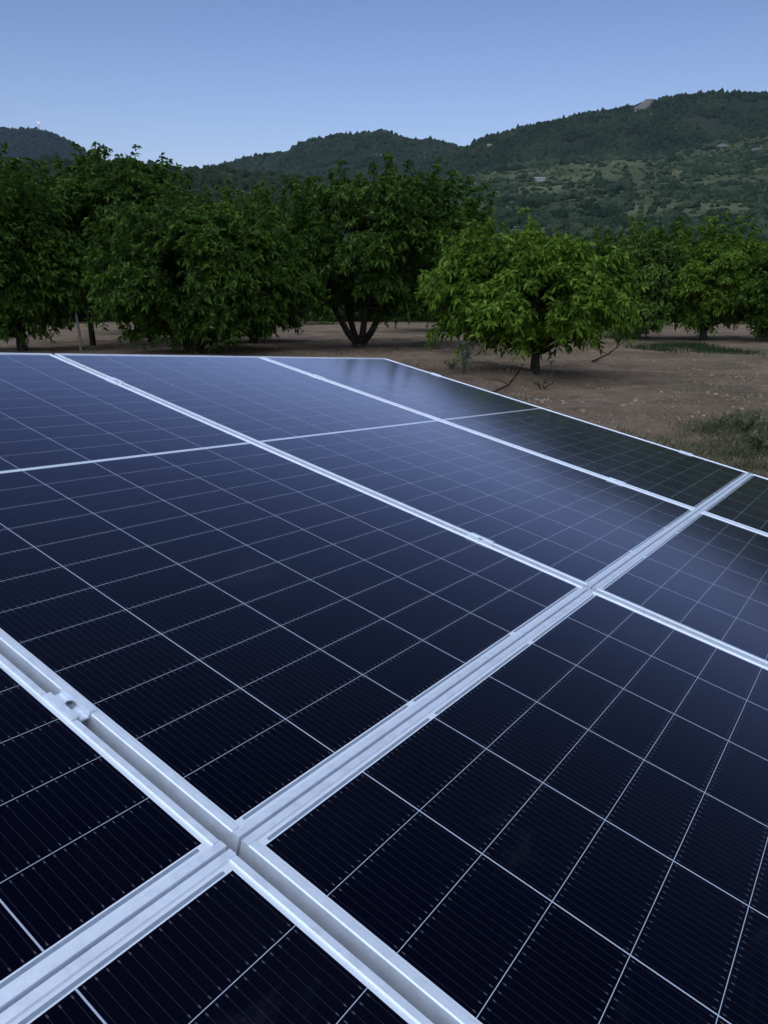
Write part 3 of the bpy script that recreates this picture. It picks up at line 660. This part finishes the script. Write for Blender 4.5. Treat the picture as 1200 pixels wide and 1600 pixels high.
# clamps
def make_mid_clamp():
    t = empty('panel_clamp'); g = GU / 2; L = .033
    prof = [(-g - .0085, .0004), (-g - .0085, .0032), (-g + .0012, .0034), (-g + .0030, -.0045), (g - .0030, -.0045), (g - .0012, .0034), (g + .0085, .0032), (g + .0085, .0004), (g - .0002, .0004), (g - .0010, -.0075), (-g + .0010, -.0075), (-g + .0002, .0004)]
    b = MB(); b.extrude(prof, (0, -L, 0), (0, L, 0), (1, 0, 0), (0, 0, 1)); cp = b.build('clamp_plate', M_alu, t)
    b = MB(); n = 12; ro, ri = .0060, .0034
    P = [(ro * math.cos(6.2832 * q / n), ro * math.sin(6.2832 * q / n), z) for z in (-.0045, .0012) for q in range(n)] + [(ri * math.cos(6.2832 * q / n), ri * math.sin(6.2832 * q / n), z) for z in (.0012, -.0030) for q in range(n)]
    Fs = []
    for s in (0, n, 2 * n): Fs += [(s + q, s + (q + 1) % n, s + n + (q + 1) % n, s + n + q) for q in range(n)]
    Fs += [tuple(range(n))[::-1], tuple(range(3 * n, 4 * n))]
    b.add(P, Fs); b.build('bolt', M_bolt, cp)
    b = MB(); b.tube([(0, 0, -.034), (0, 0, -.008)], [.004, .004], 8); b.build('bolt_shank', M_bolt, t)
    return t
def make_end_clamp():
    t = empty('panel_clamp'); L = .033
    b = MB(); b.extrude([(-.010, .0004), (-.010, .0036), (.0050, .0036), (.0050, -.026), (.024, -.026), (.024, -.029), (.0015, -.029), (.0015, .0004)], (0, -L, 0), (0, L, 0), (1, 0, 0), (0, 0, 1)); b.build('clamp_plate', M_alu, t)
    b = MB(); b.tube([(.014, 0, -.0258), (.014, 0, -.018)], [.006, .006], 6); b.build('bolt', M_bolt, t)
    return t
cm = make_mid_clamp(); first_used = False
CL = {(-1, .315): 'nearest silver clamp, with a socket bolt, in the wide channel at lower left',
      (0, .306): 'silver clamp on the second long seam, just left of the second frame crossing',
      (0, 1.87): 'silver clamp near the far end of the second long seam at the upper left',
      (1, .315): 'silver clamp on the third long seam, near the cross seam on the right',
      (1, 1.87): 'silver clamp at the far end of the third long seam, left of the far corner'}
for (c, v), lb in CL.items():
    o = cm if not first_used else copy_tree(cm); first_used = True
    frame_at(o, (c + 1) * (W_ + GU) - GU / 2, v); tag(o, lb, 'clamp', 'clamps holding the solar panels')
ec = make_end_clamp()
for n, (v, lb) in enumerate([(.315, 'end clamp on the outer right edge of the panels'), (1.87, 'end clamp on the outer right edge close to the far corner')]):
    o = ec if n == 0 else copy_tree(ec); frame_at(o, 3 * W_ + 2 * GU, v); tag(o, lb, 'clamp', 'clamps holding the solar panels')
RL = {.315: 'second rail from the back', 1.87: 'rearmost rail', -.60: 'third rail from the back', -1.75: 'front rail'}
# rails and posts underneath
for v, lb in [(.315, 'steel rail under the near end of the far panel row'), (1.87, 'steel rail under the far end of the far panel row'), (-.60, 'steel rail under the far end of the near panel row'), (-1.75, 'steel rail under the near end of the near panel row')]:
    b = MB(); b.extrude([(-.02, -.0305), (-.02, -.072), (.02, -.072), (.02, -.0305), (.008, -.0305), (.008, -.034), (.016, -.034), (.016, -.068), (-.016, -.068), (-.016, -.034), (-.008, -.034), (-.008, -.0305)], (-1.20, 0, 0), (3.50, 0, 0), (0, 1, 0), (0, 0, 1))
    o = b.build('mounting_rail', M_steel); frame_at(o, 0, v); tag(o, lb, 'rail', 'rails carrying the solar panels')
    for u in (-.95, .9, 2.9):
        p = arr(u, v, -.072); gz = float(ground_z(np.array([p[0]]), np.array([p[1]]))[0])
        t = empty('support_post', (p[0], p[1], gz)); b = MB(); b.box((-.03, -.03, -.3), (.03, .03, p[2] - gz - .012)); b.build('post', M_steel, t)
        b = MB(); b.box((-.10, -.10, -.02), (.10, .10, .012)); b.build('base_plate', M_steel, t)
        tag(t, 'steel post under the ' + {-.95: 'left end', .9: 'middle', 2.9: 'right end'}[u] + ' of the ' + RL[v], 'post', 'posts under the solar panels')

# ------------------------------------------------------------------ evening air
b = MB(); b.box((-4200, -300, -4), (4200, 4000, 620)); hz = b.build('haze', None)
hm = bpy.data.materials.new('haze_air'); hm.use_nodes = True; ht = hm.node_tree
ht.nodes.remove(ht.nodes['Principled BSDF']); pv = ht.nodes.new('ShaderNodeVolumePrincipled')
pv.inputs['Color'].default_value = (.62, .80, 1, 1); pv.inputs['Density'].default_value = HAZE; pv.inputs['Anisotropy'].default_value = 0
ht.links.new(pv.outputs[0], ht.nodes['Material Output'].inputs['Volume']); hz.data.materials.append(hm)
tag(hz, 'thin blue evening haze in the air between the hills', 'haze', kind='stuff')
